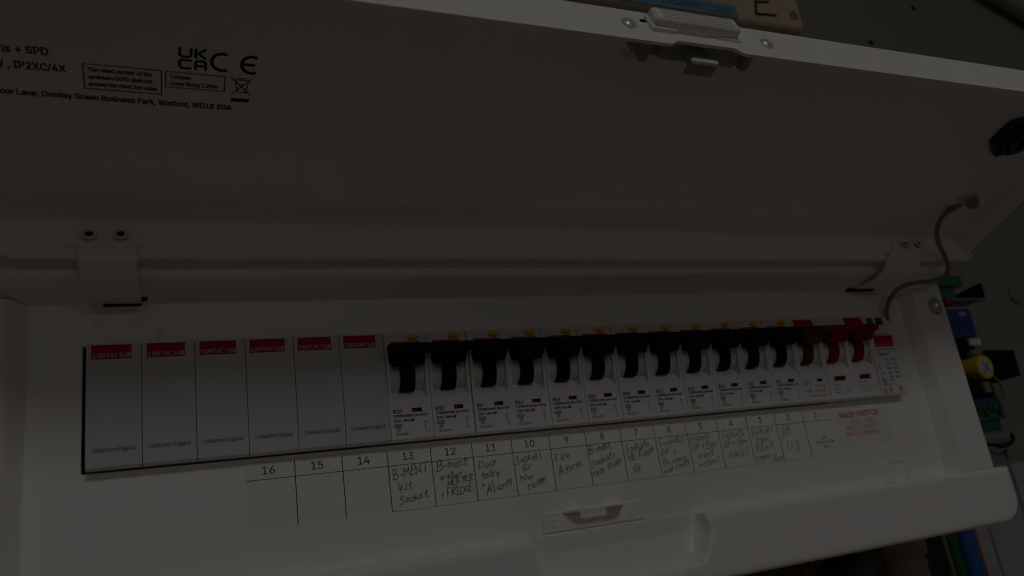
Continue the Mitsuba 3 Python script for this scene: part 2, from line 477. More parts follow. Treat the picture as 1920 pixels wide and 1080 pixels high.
# black boxes painting the dark slots into which the straps hook
put(CU + '__hinge_slot_shade', bx(5.0, 17.6, 57.9, 58.8, -0.5, 0.25), 'void_black', False)
put(CU + '__hinge_slot_shade', bx(17.6, 19.4, 59.2, 61.6, 1.5, 4.6), 'void_black', False)
put(CU + '__hinge_slot_shade', bx(364.5, 384, 58.2, 61.6, -0.5, 2.6), 'void_black', False)  # stands in for the shade in the gap between right strap and brow

# latch on the far flange, frame (x, n, out)
def ff(v):
    v = np.asarray(v, float)
    return P0 + np.outer(v[:, 0], [1, 0, 0]) + np.outer(v[:, 1], N) + np.outer(v[:, 2] + LL + 1.2, D)
def ffm(m):
    return m
# handle: local coordinates (x, n, out) is left handed, so flip faces
def put_ff(name, mesh, bsdf, smooth=32):
    v, f = arr(mesh)
    if f.shape[1] == 4:
        f = np.vstack([f[:, [0, 1, 2]], f[:, [0, 2, 3]]])
    return put(name, (v, f[:, ::-1]), bsdf, smooth, ff)
HX0, HX1, HN0, HN1 = 176.6, 212.4, 2.2, 10.0
hand = rbox(HX0, HX1, HN0, HN1, -2.0, 4.4, 1.7, 24) + rbox(HX0 - 1.0, HX0 + 9, HN0 + 0.4, HN1 + 1.3, -2, 1.5, 0.7) + rbox(HX1 - 9, HX1 + 1.0, HN0 + 0.4, HN1 + 1.0, -2, 0.8, 0.35)
for i in range(4):
    g = HN0 + 1.5 + i * 1.45
    hand = hand - rbox(HX0 + 3.0, HX1 - 3.0, g, g + 0.7, 3.6, 6, 0.22, 8)
put_ff(LK + '__latch_handle', hand, 'white_paint', 35)
put_ff(LK + '__latch_slot', bx(HX0 - 3.2, HX0 + 2, 4.6, 6.4, 0.0, 0.12), 'void_black', False)
for x, n in ((167.7, 8.6), (226.1, 9.0)):
    k = put_ff(LK + '__latch_rivet', cat([tuple(a + (np.array([x, n, 0]) if i == 0 else 0) for i, a in enumerate(lathe([(2.85, 0.0), (2.85, 0.35), (2.6, 0.6), (2.25, 0.6), (2.1, 0.42), (1.9, 0.62), (1.2, 1.0), (0.6, 1.12), (0.01, 1.15)], 36)))]), 'steel', 40)
# latch body inside the lid (lid frame)
lb = rbox(176, 226, 93.4, 104.0, -0.2, 5.6, 0.8) + rbox(184.5, 217.5, 94.6, 104.0, 3, 9.4, 0.9) + rbox(177.5, 181, 92.5, 100, 2, 9.0, 0.6) + rbox(221.5, 225, 93.4, 100, 2, 8.6, 0.6)
put(LK + '__latch_body', lb, 'dark_latch', 30, lid_frame)
tg = rbox(193, 201.5, 97.0, 101, 4, 18, 0.6) + rbox(191.5, 202.8, 95.2, 101.0, 16.4, 18.3, 0.6)
put(LK + '__latch_tongue', tg, 'dark_latch', 30, lid_frame)
put(LK + '__latch_tongue__edge', rbox(191.6, 202.7, 100.0, 101.6, 16.7, 18.9, 0.7), 'pale_zinc', 30, lid_frame)  # paler than the tongue, to paint its lit edge
put(LK + '__latch_spring', tube(np.array([[170.2 + 2.0 * t, 97 + 1.3 * math.sin(t * 16), 12.6 + 1.1 * math.cos(t * 16)] for t in np.linspace(-1.2, 1.2, 70)]), 0.28, 8), 'steel', 60, lid_frame)
# locking knob nut at the right end of the lid
def knob(v):
    return lid_frame(np.asarray(v) + np.array([408.0, 72.2, 0]))
hexa = [(12.4 * math.cos(math.radians(a)), 12.4 * math.sin(math.radians(a))) for a in range(22, 382, 60)]
hx = Polygon(hexa).buffer(-2).buffer(2, quad_segs=6)
kn = Manifold.batch_hull([prism_z(list(hx.exterior.coords)[:-1], 0, 3.0), prism_z(list(hx.buffer(-0.8).exterior.coords)[:-1], 3.0, 3.8)])
kn = kn + cyl_z(0, 0, 8.2, 3, 6.5) - cyl_z(0, 0, 6.9, 5, 9)
kn = kn + (cyl_z(0, 0, 6.0, 3, 8) - bx(-2.4, 2.4, -3.4, 3.4, 6.5, 12))
put(LK + '__lock_nut', kn, 'knob_black', 30, knob)

# print on the inside of the lid
pr = []
H1 = 2.05
pr += [text_at('s', -19.8, 73.6, 2.3, bold=True)]
pr += [text_at('ns + SPD', -4.6, 66.1, 2.5, width=12.3, bold=True, align='r')]
pr += [text_at('V , IP2XC/4X', -0.7, 60.8, 2.4, width=17.2, bold=True, align='r')]
pr += [text_at('Moor Lane, Croxley Green Business Park, Watford, WD18 8GA', 45.7, 51.5, 1.95, width=65.9, bold=True, align='r')]
pr += [frame_rect(3.7, 25.1, 55.5, 64.5, 0.28), frame_rect(26.0, 43.3, 58.5, 64.4, 0.25)]
for i, s in enumerate(('The rated current of the', 'upstream OCPD shall not', 'exceed the rated InA value')):
    pr.append(text_at(s, 5.0, 61.9 - 2.55 * i, 1.4, width=(17.2, 17.4, 18.6)[i], bold=True))
pr += [text_at('Torque:', 27.2, 61.9, 1.4, width=6.0, bold=True), text_at('Cover fixing 1.2Nm', 27.2, 59.5, 1.4, width=13.9, bold=True)]
u = 0.72   # conformity mark, letters UK over CA
pr.append(strokes([[(30.0, 73.4), (30.0, 70.8), (30.5, 70.2), (32.7, 70.2), (33.2, 70.8), (33.2, 73.4)], [(34.5, 73.4), (34.5, 69.9)], [(37.4, 73.4), (35.2, 71.7), (34.6, 71.7)], [(35.2, 71.7), (37.4, 69.9)],
                   [(33.3, 69.0), (30.6, 69.0), (30.0, 68.4), (30.0, 66.7), (30.6, 66.1), (33.3, 66.1)], [(34.5, 65.8), (34.5, 68.4), (35.0, 69.0), (36.9, 69.0), (37.4, 68.4), (37.4, 65.8)], [(34.5, 67.3), (37.4, 67.3)]], u, 2))
pr.append(ce_mark(38.6, 65.9, 7.0, 0.95))
bn = [[(46.4, 63.2), (47.0, 59.0), (49.6, 59.0), (50.3, 63.2)], [(45.9, 63.5), (50.8, 63.5)], [(47.2, 64.2), (49.6, 64.2)], [(44.9, 64.4), (51.2, 57.9)], [(51.4, 64.5), (45.3, 57.8)], [(47.2, 61.8), (49.2, 61.8)], [(49.4, 58.6), (50.2, 59.2)]]
pr.append(strokes(bn, 0.26))
pr.append(rect(45.3, 50.8, 55.1, 56.4))
v, f = fat(cat(pr), 0.12); v[:, 2] += 0.1
put(LK + '__printed_text', (v, f), 'black_print', False, lid_frame)

# ------------------------------------------------------------------ devices
ZB = ([0, 0.75, 13.6, 43.2], [2.2, 2.85, 3.95, 4.3])           # blank face
ZR = ([0, 0.7, 16.6, 19, 34.7, 36.5, 39.5, 43.2], [2.3, 2.95, 3.4, 3.8, 5.5, 5.4, 4.9, 4.2])
def face_profile(z):
    return [(0, -9)] + list(zip(*z)) + [(43.2, -9)]

def body(z, x0, x1):
    b = prism_x(face_profile(z), x0, x1)
    c = 0.22     # eased vertical edges
    big = bx(x0 - 1, x1 + 1, -1, 50, -10, 12)
    return b

def lever_body(x0, x1, bar0, bar1):
    bodyp = prism_x([(29.2, 6.4), (28.9, 7.9), (32.4, 11.4), (36.2, 11.8), (36.2, 8.5), (33.5, 0.0), (30, 2)], x0 + 2.7, x1 - 2.6)
    bar = rbox(bar0, bar1, 33.3, 36.9, 8.4, 12.6, 0.6, 12)
    m = (x0 + x1) / 2
    stem = (cyl_x(27.0, -4.0, 8.9, m - 2.95, m + 2.95, 72) ^ bx(m - 5, m + 5, 19.9, 34, -3, 12))
    return bodyp + bar + stem

def rocker(z, x0, x1, pitch=17.5):
    """device body with a lever pocket per pole"""
    b = body(z, x0, x1)
    n = max(1, round((x1 - x0) / pitch))
    for i in range(n):
        a = x0 + i * pitch + 1.15; c = x0 + i * pitch + 15.9
        pocket = prism_x([(16.3, 3.0), (20.7, -1.8), (21.0, -6), (33.6, -6), (35.0, 2.0), (35.4, 9), (16.3, 9)], a, c)
        b = b - pocket
        drum = cyl_x(27.0, -4.0, 7.5, a + 0.1, c - 0.1, 64) - bx(a - 1, c + 1, 27.1, 27.55, 2.9, 6)
        drum = drum - bx(a - 1, c + 1, 0, 60, -30, -8.5)
        b = b + drum
    return b

DZ = 0.0
# blanks
b = body(ZB, 0.12, 17.38)
b_shape = shared(b, 'device_plastic', 20)
lab_shape = shared(drape(rect(1.6, 14.3, 37.5, 42.6), ZB, 0.10), 'red_print', False)
def stylised(x, y, w, h, sw):
    """the maker's wide lettering, drawn with strokes"""
    L = {'C': [[(1, .95), (.35, .95), (0, .7), (0, .3), (.35, 0), (1, 0)]], 'O': [[(.3, 0), (0, .3), (0, .7), (.3, 1), (.7, 1), (1, .7), (1, .3), (.7, 0), (.3, 0)]],
         'N': [[(0, 0), (0, 1), (1, 1), (1, 0)], [(0, .45), (1, .45)]], 'T': [[(.0, 1), (1, 1)], [(.5, 1), (.5, 0)]], 'A': [[(0, 0), (.35, 1), (.75, 1), (1, 0)], [(.15, .38), (.9, .38)]],
         'U': [[(0, 1), (0, .2), (.2, 0), (.8, 0), (1, .2), (1, 1)]], 'M': [[(0, 0), (0, 1), (1, 1), (1, 0)], [(.5, 1), (.5, 0)]]}
    word = 'CONTACTUM'; st = w / len(word); cw = st * 0.62
    ls = []
    for i, ch in enumerate(word):
        for l in L[ch]:
            ls.append([(x + i * st + px * cw, y + py * h) for px, py in l])
    return strokes(ls, sw, 2)
let_shape = shared(drape(stylised(2.2, 38.05, 12.2, 1.4, 0.42), ZB, 0.18), 'white_print', False)
eng_shape = shared(drapef(text_at('Contactum England', 2.2, 5.6, 1.45, width=13.1), ZB, 0.09, 0.05), 'black_print', False)
blank_names = ['leftmost blank white module at the left end of the breaker row', 'second blank white module from the left end of the row', 'third blank white module from the left end of the row',
               'blank white module above the first empty column of the label strip', 'blank white module above the middle one of the three empty label columns', 'rightmost blank white module, touching the first black lever breaker']
for i in range(6):
    k = thing('blanking_module', blank_names[i], 'blanking module', 'blank modules at the left of the row')
    o = (17.5 * i, 0, DZ)
    put_at(k + '__housing', b_shape, o)
    put_at(k + '__brand_label', lab_shape, o)
    put_at(k + '__brand_label__lettering', let_shape, o)
    put_at(k + '__printed_text', eng_shape, o)

# breakers with residual current protection
r_body = rocker(ZR, 0.12, 17.38) - bx(9.2, 13.3, 10.9, 12.6, 2.4, 6)
r_shape = shared(r_body, 'breaker_plastic', 28)
r_lever = shared(lever_body(0.12, 17.38, 0.0, 17.5), 'black_plastic', 30)
r_btn = shared(cat([tuple((lambda vf: (vf[0] * [1, 0.56, 1] + [12.1, 41.1, 4.3], vf[1]))(lathe([(2.45, -0.6), (2.45, 0.9), (2.2, 1.45), (1.4, 1.75), (0.01, 1.85)], 36)))]), 'yellow_plastic', 40)
r_lab = shared(drape(rect(2.6, 14.6, 35.6, 39.3), ZR, 0.12), 'red_print', False)
r_let = shared(drape(stylised(3.0, 37.6, 11.4, 1.0, 0.24), ZR, 0.2), 'white_print', False)
r_flag = shared(bx(9.3, 11.7, 11.0, 12.5, 2.3, 2.75), 'flag_red', False)
r_win_shade = shared(bx(9.2, 13.3, 10.9, 12.6, 2.2, 2.65), 'void_black', False)  # black floor paints the shade in the recess, right of the flag
spec = [(13, 'B20', 'CCPBR0620AB'), (12, 'B20', 'CCPBR0620AB'), (11, 'B6', 'CCPBR0606AB'), (10, 'B16', 'CCPBR0616AB'), (9, 'B16', 'CCPBR0616AB'), (8, 'B20', 'CCPBR0620AB'), (7, 'B20', 'CCPBR0620AB')] + \
       [(q, 'B32', 'CCPBR0632AB') for q in (6, 5, 4, 3, 2)]
below = {13: "the 'B-MENT kit Socket' note", 12: "the 'Water HEATER + FRIDGE' note", 11: "the 'Door entry + Alarm' note", 10: "the 'Sockets GF NW room' note", 9: "the 'Fire Alarm' note", 8: "the 'B-ment Sockets rear room' note",
         7: "the 'Sockets NE Room GF' note", 6: "the 'Sockets GF + B-ment rear rooms' note", 5: "the 'GF+Bm front rooms' note", 4: "the 'Sockets GF+Bm HALLS' note", 3: "the 'New REAR rooms Bm' note", 2: "the 'DB' note, next to the dull red lever"}
_pt = {}
def breaker_print(rate, code):
    if (rate, code) not in _pt:
        t = [text_at(rate, 1.5, 10.8, 1.45, bold=True), text_at(code, 1.5, 9.2, 0.98, width=7.9, bold=True), text_at('IΔn=0.03A', 9.9, 9.2, 0.98, width=5.6, bold=True),
             text_at('230V~ 50Hz', 1.5, 7.35, 1.0, width=6.4, bold=True), frame_rect(8.3, 9.7, 7.35, 8.3, 0.16), rect(8.55, 9.45, 7.6, 8.05),
             frame_rect(1.6, 4.6, 5.3, 6.65, 0.15), text_at('6000', 1.85, 5.55, 0.85, width=2.5), frame_rect(2.45, 3.8, 3.75, 5.3, 0.15), text_at('2', 2.9, 4.0, 0.95),
             text_at('IEC61009-1', 1.9, 2.1, 1.0, width=6.1), strokes([[(14.0, 7.1), (14.15, 2.9)], [(13.75, 6.8), (14.0, 7.2), (14.3, 6.8)]], 0.17), text_at('I', 15.0, 6.6, 0.7), text_at('O', 14.7, 2.6, 0.7)]
        _pt[(rate, code)] = shared(drapef(cat(t), ZR, 0.09), 'black_print', False)
    return _pt[(rate, code)]
for i, (num, rate, code) in enumerate(spec):
    k = thing('circuit_breaker', f'black lever breaker with yellow button, above {below[num]}', 'circuit breaker', 'black lever circuit breakers in the row')
    o = (17.5 * (6 + i) + (0.28 if num == 11 else 0), random.uniform(-.08, .08), DZ + random.uniform(-.06, .06))
    put_at(k + '__housing', r_shape, o)
    put_at(k + '__lever', r_lever, o)
    put_at(k + '__test_button', r_btn, o)
    put_at(k + '__brand_label', r_lab, o)
    put_at(k + '__brand_label__lettering', r_let, o)
    put_at(k + '__indicator_window', r_win_shade, o)
    put_at(k + '__indicator_window__flag', r_flag, o)
    put_at(k + '__printed_text', breaker_print(rate, code), o)

def dev(o):
    return lambda v: (np.asarray(v, float) + np.asarray(o, float)) * DS + DOFF
# single breaker protecting the surge device, dull red lever
k = thing('surge_circuit_breaker', 'breaker marked C63 with a dull brown red lever, beside the main switch', 'circuit breaker')
o = (17.5 * 18, 0, DZ)
put(k + '__housing', rocker(ZR, 0.12, 17.38) - bx(10.6, 14.0, 10.1, 11.7, 2.4, 6), 'breaker_plastic', 28, frame=dev(o))
put(k + '__lever', lever_body(0.12, 17.38, 0.1, 17.4), 'brown_red_lever', 30, frame=dev(o))
put(k + '__brand_label', drape(rect(2.4, 15.4, 37.4, 42.2), ZR, 0.12), 'red_print', False, frame=dev(o))
put(k + '__indicator_window', bx(10.6, 14.0, 10.1, 11.7, 2.2, 2.6), 'void_black', False, frame=dev(o))
put(k + '__printed_text', drapef(cat([text_at('C63', 1.5, 5.1, 1.55, width=4.2, bold=True), text_at('Contactum England', 3.2, 2.7, 0.95, width=11.4), text_at('IEC60898', 8.2, 7.6, 0.9, width=6.6),
    text_at('6000', 1.6, 10.2, 0.8, width=3.6), text_at('3', 1.9, 8.4, 0.9), frame_rect(1.5, 3.2, 8.1, 9.6, 0.14), strokes([[(4.2, 9.6), (6.0, 9.4), (6.4, 8.0)]], 0.16)]), ZR, 0.09), 'grey_print', False, frame=dev(o))
put(k + '__red_print', drapef(text_at('LTB63C', 7.5, 4.8, 1.3, width=7.6, bold=True), ZR, 0.09), 'red_ink', False, frame=dev(o))

# main switch, two poles
k = thing('main_switch', 'double width main switch with two joined bright red levers', 'switch')
o = (17.5 * 19, 0, DZ)
hm = rocker(ZR, 0.12, 34.88)
for a, c in ((4.6, 12.4), (22.2, 30.0)):
    hm = hm - bx(a, c, 9.7, 12.2, 2.3, 6)
put(k + '__housing', hm, 'breaker_plastic', 28, frame=dev(o))
put(k + '__lever', lever_body(0.12, 17.38, 0.1, 34.9), 'red_lever', 30, frame=dev(o))
put(k + '__lever', lever_body(17.62, 34.88, 30, 34.85), 'red_lever', 30, frame=dev(o))
put(k + '__brand_label', drape(rect(19.6, 32.4, 37.6, 42.4), ZR, 0.12), 'red_print', False, frame=dev(o))
for a, c in ((4.6, 12.4), (22.2, 30.0)):
    w_ = put(k + '__indicator_window', bx(a, c, 9.7, 12.2, 2.0, 2.4), 'void_black', False, frame=dev(o))  # black shows beside the flag as painted shade of the recess
    put(w_ + '__flag', bx(a + 0.1, c - 1.3, 9.9, 12.1, 2.4, 2.6), 'flag_red', False, frame=dev(o))
put(k + '__printed_text', drapef(cat([text_at('AC22A', 2.8, 7.4, 0.85, width=3.6), text_at('125A 230V', 3.0, 5.4, 0.8, width=5.0), text_at('50Hz', 3.2, 3.5, 0.8, width=4.0), ce_mark(10.6, 3.4, 1.8, 0.22), text_at('Ui=500V', 20.5, 7.9, 0.8, width=6.0),
    text_at('IEC60947-3', 20.6, 5.8, 0.8, width=8.8), ce_mark(20.9, 3.0, 2.1, 0.26), frame_rect(25.8, 27.8, 3.0, 5.2, 0.2), strokes([[(31.4, 6.6), (31.5, 3.2)]], 0.16)]), ZR, 0.09), 'grey_print', False, frame=dev(o))

# surge protection device, flat labelled front
k = thing('surge_protector', 'narrow surge protector with a printed flat front at the right end of the row', 'surge protector')
o = (17.5 * 21 + 0.1, 0, DZ)
ZS = ([0, 0.7, 33.0, 33.4, 43.2], [2.2, 3.4, 4.4, 3.4, 3.2])
hs = body(ZS, 0.1, 17.3) - bx(2.6, 7.2, 38.0, 42.2, 2.2, 8) - bx(9.0, 14.6, 38.0, 42.2, 2.2, 8)
put(k + '__housing', hs, 'breaker_plastic', 20, frame=dev(o))
for a, c in ((2.6, 7.2), (9.0, 14.6)):
    put(k + '__status_window', bx(a + .05, c - .05, 38.05, 42.15, 1.8, 2.5), 'grey_window', False, frame=dev(o))
put(k + '__brand_label', drape(rect(2.6, 16.6, 25.7, 31.9), ZS, 0.12), 'red_print', False, frame=dev(o))
put(k + '__brand_label__lettering', drape(stylised(3.2, 26.2, 13.0, 1.2, 0.2), ZS, 0.2), 'white_print', False, frame=dev(o))
tt = [text_at('SURGE PROTECTION', 2.0, 23.9, 0.75, width=14.6, bold=True), text_at('TSD480/1', 2.5, 21.2, 1.3, width=9.0, bold=True), text_at('SURGE DEVICE', 2.0, 32.4, 0.6, width=12.0, bold=True)]
for i, row in enumerate((('', 'L-N', 'N-PE'), ('Uc', '320V', '255V'), ('In', '20kA', '20kA'), ('Imax', '40kA', '40kA'), ('Up', '1.5kV', '1.5kV'))):
    for j, s in enumerate(row):
        if s: tt.append(text_at(s, (2.0, 7.2, 12.0)[j], 18.4 - 2.35 * i, 0.95, bold=True))
tt += [text_at('T2', 2.2, 7.0, 1.1, bold=True), frame_rect(1.8, 5.0, 6.7, 8.4, 0.25), text_at('IP20', 7.2, 7.1, 1.0, bold=True), text_at('EN61643-11', 2.2, 5.2, 0.8, width=7.5, bold=True), ce_mark(1.6, 1.2, 2.9, 0.42), frame_rect(12.6, 14.6, 1.6, 4.4, 0.25), rect(13.0, 14.2, 2.6, 3.0), rect(13.0, 14.2, 3.4, 3.8)]
put(k + '__printed_text', drapef(cat(tt), ZS, 0.09), 'black_print', False, frame=dev(o))

# ------------------------------------------------------------------ circuit label strip with pen notes
LS = thing('label_strip', 'long white paper label strip with numbered columns and handwritten circuit notes', 'label')
DX = -1.61
X0, X1 = 52.5 + DX, 332.4
put(LS + '__paper', rbox(X0, X1, -26.1, -2.3, -0.1, 0.12, 0.05, 6), 'paper', False)
g = []
xs = [17.5 * q + DX for q in range(4, 19)]
for x in xs:
    g.append(rect(x - 0.17, x + 0.17, -26.0, -3.1))
g.append(rect(X0, X1 - 2.0, -8.96, -8.70))
g.append(rect(xs[2], X1 - 26, -26.05, -25.93))
v, f = cat(g); v[:, 2] = 0.2
put(LS + '__grid_lines', (v, f), 'black_print', False)
for q in range(16, 0, -1):
    xc = 17.5 * (19 - q) + DX + 8.75 - 0.6
    v, f = fat(text_at(str(q), xc, -7.1, 2.95, align='c'), 0.07); v[:, 2] += 0.2
    put(LS + '__column_number', (v, f), 'black_print', False)
v, f = cat([text_at('SPD', 323.6, -18.0, 1.15, align='c'), text_at('PROTECTION', 323.9, -20.1, 1.15, width=11.6, align='c'), text_at('MCB', 323.9, -22.2, 1.15, align='c')]); v, f = fat((v, f), 0.1); v[:, 2] += 0.2
put(LS + '__printed_note', (v, f), 'grey_print', False)

# pen strokes, a small single-line hand: width, lines in tenths (x-height 6, capitals 10)
G = {
 'B': (7, [[(1, 10), (0.4, 0)], [(0.8, 9.6), (4.5, 10.2), (6, 8), (4, 5.6), (1.2, 5.0), (5, 5), (6.5, 2.8), (4.5, 0.2), (0.2, 0)]]), '-': (5, [[(0.8, 3.6), (2.4, 4.4), (4.2, 3.6)]]),
 'M': (8, [[(0, 0), (1.2, 9.6)], [(1.2, 9.6), (3.6, 3.6)], [(3.6, 3.6), (6.6, 9.4)], [(6.6, 9.4), (7.6, 0.2)]]), 'E': (6, [[(5.4, 9.6), (1, 9.2), (0.6, 5), (0.4, 0.4), (5.2, 0.6)], [(0.8, 5), (4.4, 5.4)]]),
 'N': (7, [[(0.2, 0), (1, 9.4)], [(1, 9.4), (5.6, 0.6)], [(5.6, 0.6), (6.6, 9.8)]]), 'T': (6.5, [[(0, 9), (3.2, 9.6), (6.6, 10)], [(3.4, 9.6), (2.8, 0)]]),
 'k': (6, [[(1.2, 10), (0.5, 0)], [(4.8, 6.2), (0.9, 3.2), (4.4, 2.2), (5.6, 0.2)]]), 'i': (3, [[(1.6, 5.6), (1.2, 0.6), (2.4, 0.4)], [(1.9, 8), (2.1, 8.5)]]), 't': (4.5, [[(2.4, 9.4), (1.8, 1.2), (3.2, 0.2), (4.2, 1)], [(0.2, 6), (4.4, 6.8)]]),
 'S': (6, [[(5.4, 8.6), (3.4, 10), (1.2, 8), (2.4, 5.6), (4, 3.6), (3, 0.6), (0.2, -0.6)]]), 'o': (5, [[(2.6, 5.8), (0.8, 3.4), (1.8, 0.4), (4, 1.2), (4.4, 4.4), (2.6, 5.8), (2.2, 5)]]), 'c': (4.5, [[(4, 5), (2.4, 5.8), (0.8, 3.2), (1.8, 0.4), (4.2, 1.0)]]),
 'e': (4.8, [[(0.8, 2.8), (3.6, 3.8), (3.6, 5.6), (1.8, 5.6), (0.8, 2.6), (2, 0.3), (4.6, 1.2)]]), 'm': (7.6, [[(0.6, 0), (1, 5.4)], [(0.9, 3.8), (2.6, 5.8), (3.6, 4.4), (3.5, 0.4)], [(3.6, 3.8), (5.4, 5.8), (6.4, 4.4), (6.8, 0.2)]]),
 'n': (5.4, [[(0.6, 0), (1, 5.4)], [(0.9, 3.6), (2.8, 5.8), (4, 4.4), (4.2, 0.4), (5, 0.8)]]), 'W': (8, [[(0.2, 7.4), (1.8, 0.2)], [(1.8, 0.2), (3.8, 6)], [(3.8, 6), (5.2, 0.2)], [(5.2, 0.2), (7.8, 8)]]), 'a': (5, [[(4, 4.8), (2.4, 5.8), (0.8, 3), (1.8, 0.4), (3.6, 2), (4.2, 5.4), (4, 1.4), (5, 0.6)]]),
 'r': (4.2, [[(0.8, 0), (1.2, 5.4)], [(1.0, 3.2), (2.4, 5.4), (4, 5.4)]]), 'H': (6.6, [[(0.6, 0), (1.2, 9.6)], [(5.4, 0), (6, 9.8)], [(0.8, 4.6), (5.8, 5.4)]]), 'A': (7, [[(0, -0.4), (3, 9.8)], [(3, 9.8), (5.4, 0)], [(1.2, 3.4), (5.2, 4.2)]]),
 '+': (5, [[(0.4, 3.6), (4.4, 4.4)], [(2.6, 6.2), (2.2, 1.6)]]), 'F': (6, [[(5.4, 9.8), (1.2, 9.2), (0.6, 0)], [(0.9, 5), (4.2, 5.6)]]), 'R': (6.6, [[(1.2, 9.6), (0.4, 0)], [(0.9, 9.2), (4.6, 9.6), (5, 6.6), (1, 4.8), (6, 0.2)]]),
 'I': (4.5, [[(2.2, 9.4), (1.8, 0.4)], [(0.6, 9.2), (4, 9.6)], [(0.2, 0.2), (3.8, 0.6)]]), 'D': (7, [[(1.2, 9.6), (0.5, 0)], [(0.6, 9.2), (4.6, 8.8), (6.4, 5), (4.2, 1), (0.2, 0)]]), 'G': (6.6, [[(5.8, 8.2), (3.6, 9.6), (0.8, 5.4), (1.8, 0.8), (4.6, 0.8), (5.4, 4)], [(3, 4), (6.4, 4.4)]]),
 'y': (5, [[(0.6, 5.4), (1, 2), (3.4, 2.6)], [(4.4, 5.8), (3.6, 0), (1.6, -3.6)]]), 'l': (2.6, [[(1.6, 10), (1, 0.4), (2, 0.4)]]), 's': (4.2, [[(3.8, 5.2), (2.2, 5.8), (1.6, 4), (3.2, 2.4), (2.4, 0.4), (0.4, 0.2)]]), 'f': (4.2, [[(4.2, 8.8), (2.8, 9.8), (2, 7), (1.4, -1.6)], [(0.4, 5), (3.8, 5.6)]]),
 'L': (5.4, [[(1.2, 9.6), (0.6, 0.4), (5, 0.6)]]), 'w': (7, [[(0.4, 5.4), (1.6, 0.4)], [(1.6, 0.4), (3.4, 4.6)], [(3.4, 4.6), (4.8, 0.4)], [(4.8, 0.4), (6.6, 6)]]), 'u': (5, [[(0.6, 5.4), (1, 0.6), (3.4, 1), (4, 5.6), (4.4, 0.4)]]), '/': (5, [[(0.4, -1), (4.6, 10)]]), '1': (3, [[(1.4, 9.4), (1, 0.2)]]), '3': (6, [[(0.8, 8.8), (4.8, 9.4), (2.6, 6), (5, 3.6), (3.2, 0), (0.6, 0.4)]]),
}
rng = np.random.RandomState(3)
def pen(word, xa, ya, xb, yb, h):
    x = 0.0; raw = []
    for ch in word:
        if ch == ' ':
            x += 3.6; continue
        w, ls = G[ch]
        sc = rng.uniform(0.82, 1.2); dy = rng.uniform(-0.9, 0.9); sk = rng.uniform(-0.08, 0.22)
        for l in ls:
            p = np.array(l, float) * [1, sc] + rng.uniform(-0.34, 0.34, (len(l), 2))
            p = catmull(p, 6)
            raw.append(np.stack([x + p[:, 0] + sk * p[:, 1], p[:, 1] + dy], -1))
        x += w + rng.uniform(0.3, 1.0)
    ax = np.array([xb - xa, yb - ya]); ln = np.hypot(*ax); ax /= ln
    up = np.array([-ax[1] * 0.5 - 0.02, 1.0])
    return [np.array([xa, ya]) + np.outer(r[:, 0] * ln / x, ax) + np.outer(r[:, 1] * h / 10, up) for r in raw]

notes = [
 (13, [('B-MENT', 104.9, -14.2, 119.4, -12.2, 3.4), ('kit', 107.0, -19.2, 112.3, -18.0, 3.3), ('Socket', 106.4, -23.7, 118.3, -21.7, 3.0)]),
 (12, [('B-ment', 122.6, -12.8, 135.9, -11.6, 3.3), ('Water', 123.5, -16.7, 133.3, -15.5, 2.7), ('HEATER', 126.4, -19.1, 137.8, -17.7, 2.6), ('+ FRIDGE', 123.1, -23.3, 137.3, -21.9, 3.0)]),
 (11, [('Door', 140.1, -13.6, 148.8, -12.9, 3.2), ('entry', 141.4, -17.8, 149.0, -16.8, 3.0), ('+', 140.6, -21.2, 142.2, -21.0, 2.6), ('Alarm', 142.5, -23.9, 154.3, -21.5, 3.3)]),
 (10, [('Sockets', 157.0, -13.5, 169.1, -12.0, 3.0), ('GF', 159.2, -16.6, 163.6, -16.6, 2.6), ('NW', 157.5, -20.6, 164.1, -19.8, 2.7), ('room', 160.6, -24.2, 169.6, -21.6, 3.2)]),
 (9, [('Fire', 175.0, -15.2, 182.3, -13.3, 3.6), ('Alarm', 175.8, -20.4, 187.5, -17.0, 3.5)]),
 (8, [('B-ment', 191.5, -12.7, 203.0, -10.9, 3.2), ('Sockets', 191.7, -18.4, 204.4, -15.3, 3.0), ('rear room', 191.6, -22.5, 206.8, -17.6, 3.3)]),
 (7, [('Sockets', 209.6, -13.9, 222.6, -11.9, 3.1), ('NE Room', 210.4, -18.0, 224.4, -14.9, 3.1), ('GF', 211.7, -23.1, 216.9, -22.5, 3.1)]),
 (6, [('Sockets', 227.2, -13.0, 241.0, -11.3, 3.0), ('GF +', 226.9, -17.7, 236.3, -16.3, 3.0), ('B-ment', 227.6, -21.5, 241.3, -19.9, 2.8), ('rear rooms', 227.0, -25.3, 242.3, -21.9, 3.0)]),
 (5, [('Sockets', 244.1, -12.6, 255.6, -11.2, 3.1), ('GF+Bm', 244.1, -16.6, 259.0, -15.4, 3.1), ('front', 246.5, -20.8, 256.2, -19.0, 2.9), ('rooms', 246.5, -24.4, 258.6, -22.6, 3.2)]),
 (4, [('Sockets', 262.2, -12.6, 275.8, -11.7, 3.2), ('GF+Bm', 262.3, -16.7, 277.0, -15.6, 3.0), ('HALLS', 264.2, -21.4, 276.2, -20.9, 3.0)]),
 (3, [('Sockets', 279.8, -12.6, 293.4, -11.8, 3.1), ('New', 281.4, -16.4, 289.9, -15.9, 2.9), ('REAR', 280.5, -20.3, 292.0, -19.1, 2.9), ('rooms', 279.7, -24.3, 288.6, -23.9, 3.0), ('Bm', 289.7, -25.4, 295.6, -25.0, 2.7)]),
 (2, [('DB', 298.3, -14.3, 304.0, -13.7, 3.7), ('1/3', 299.4, -20.9, 306.9, -21.9, 4.0)]),
]
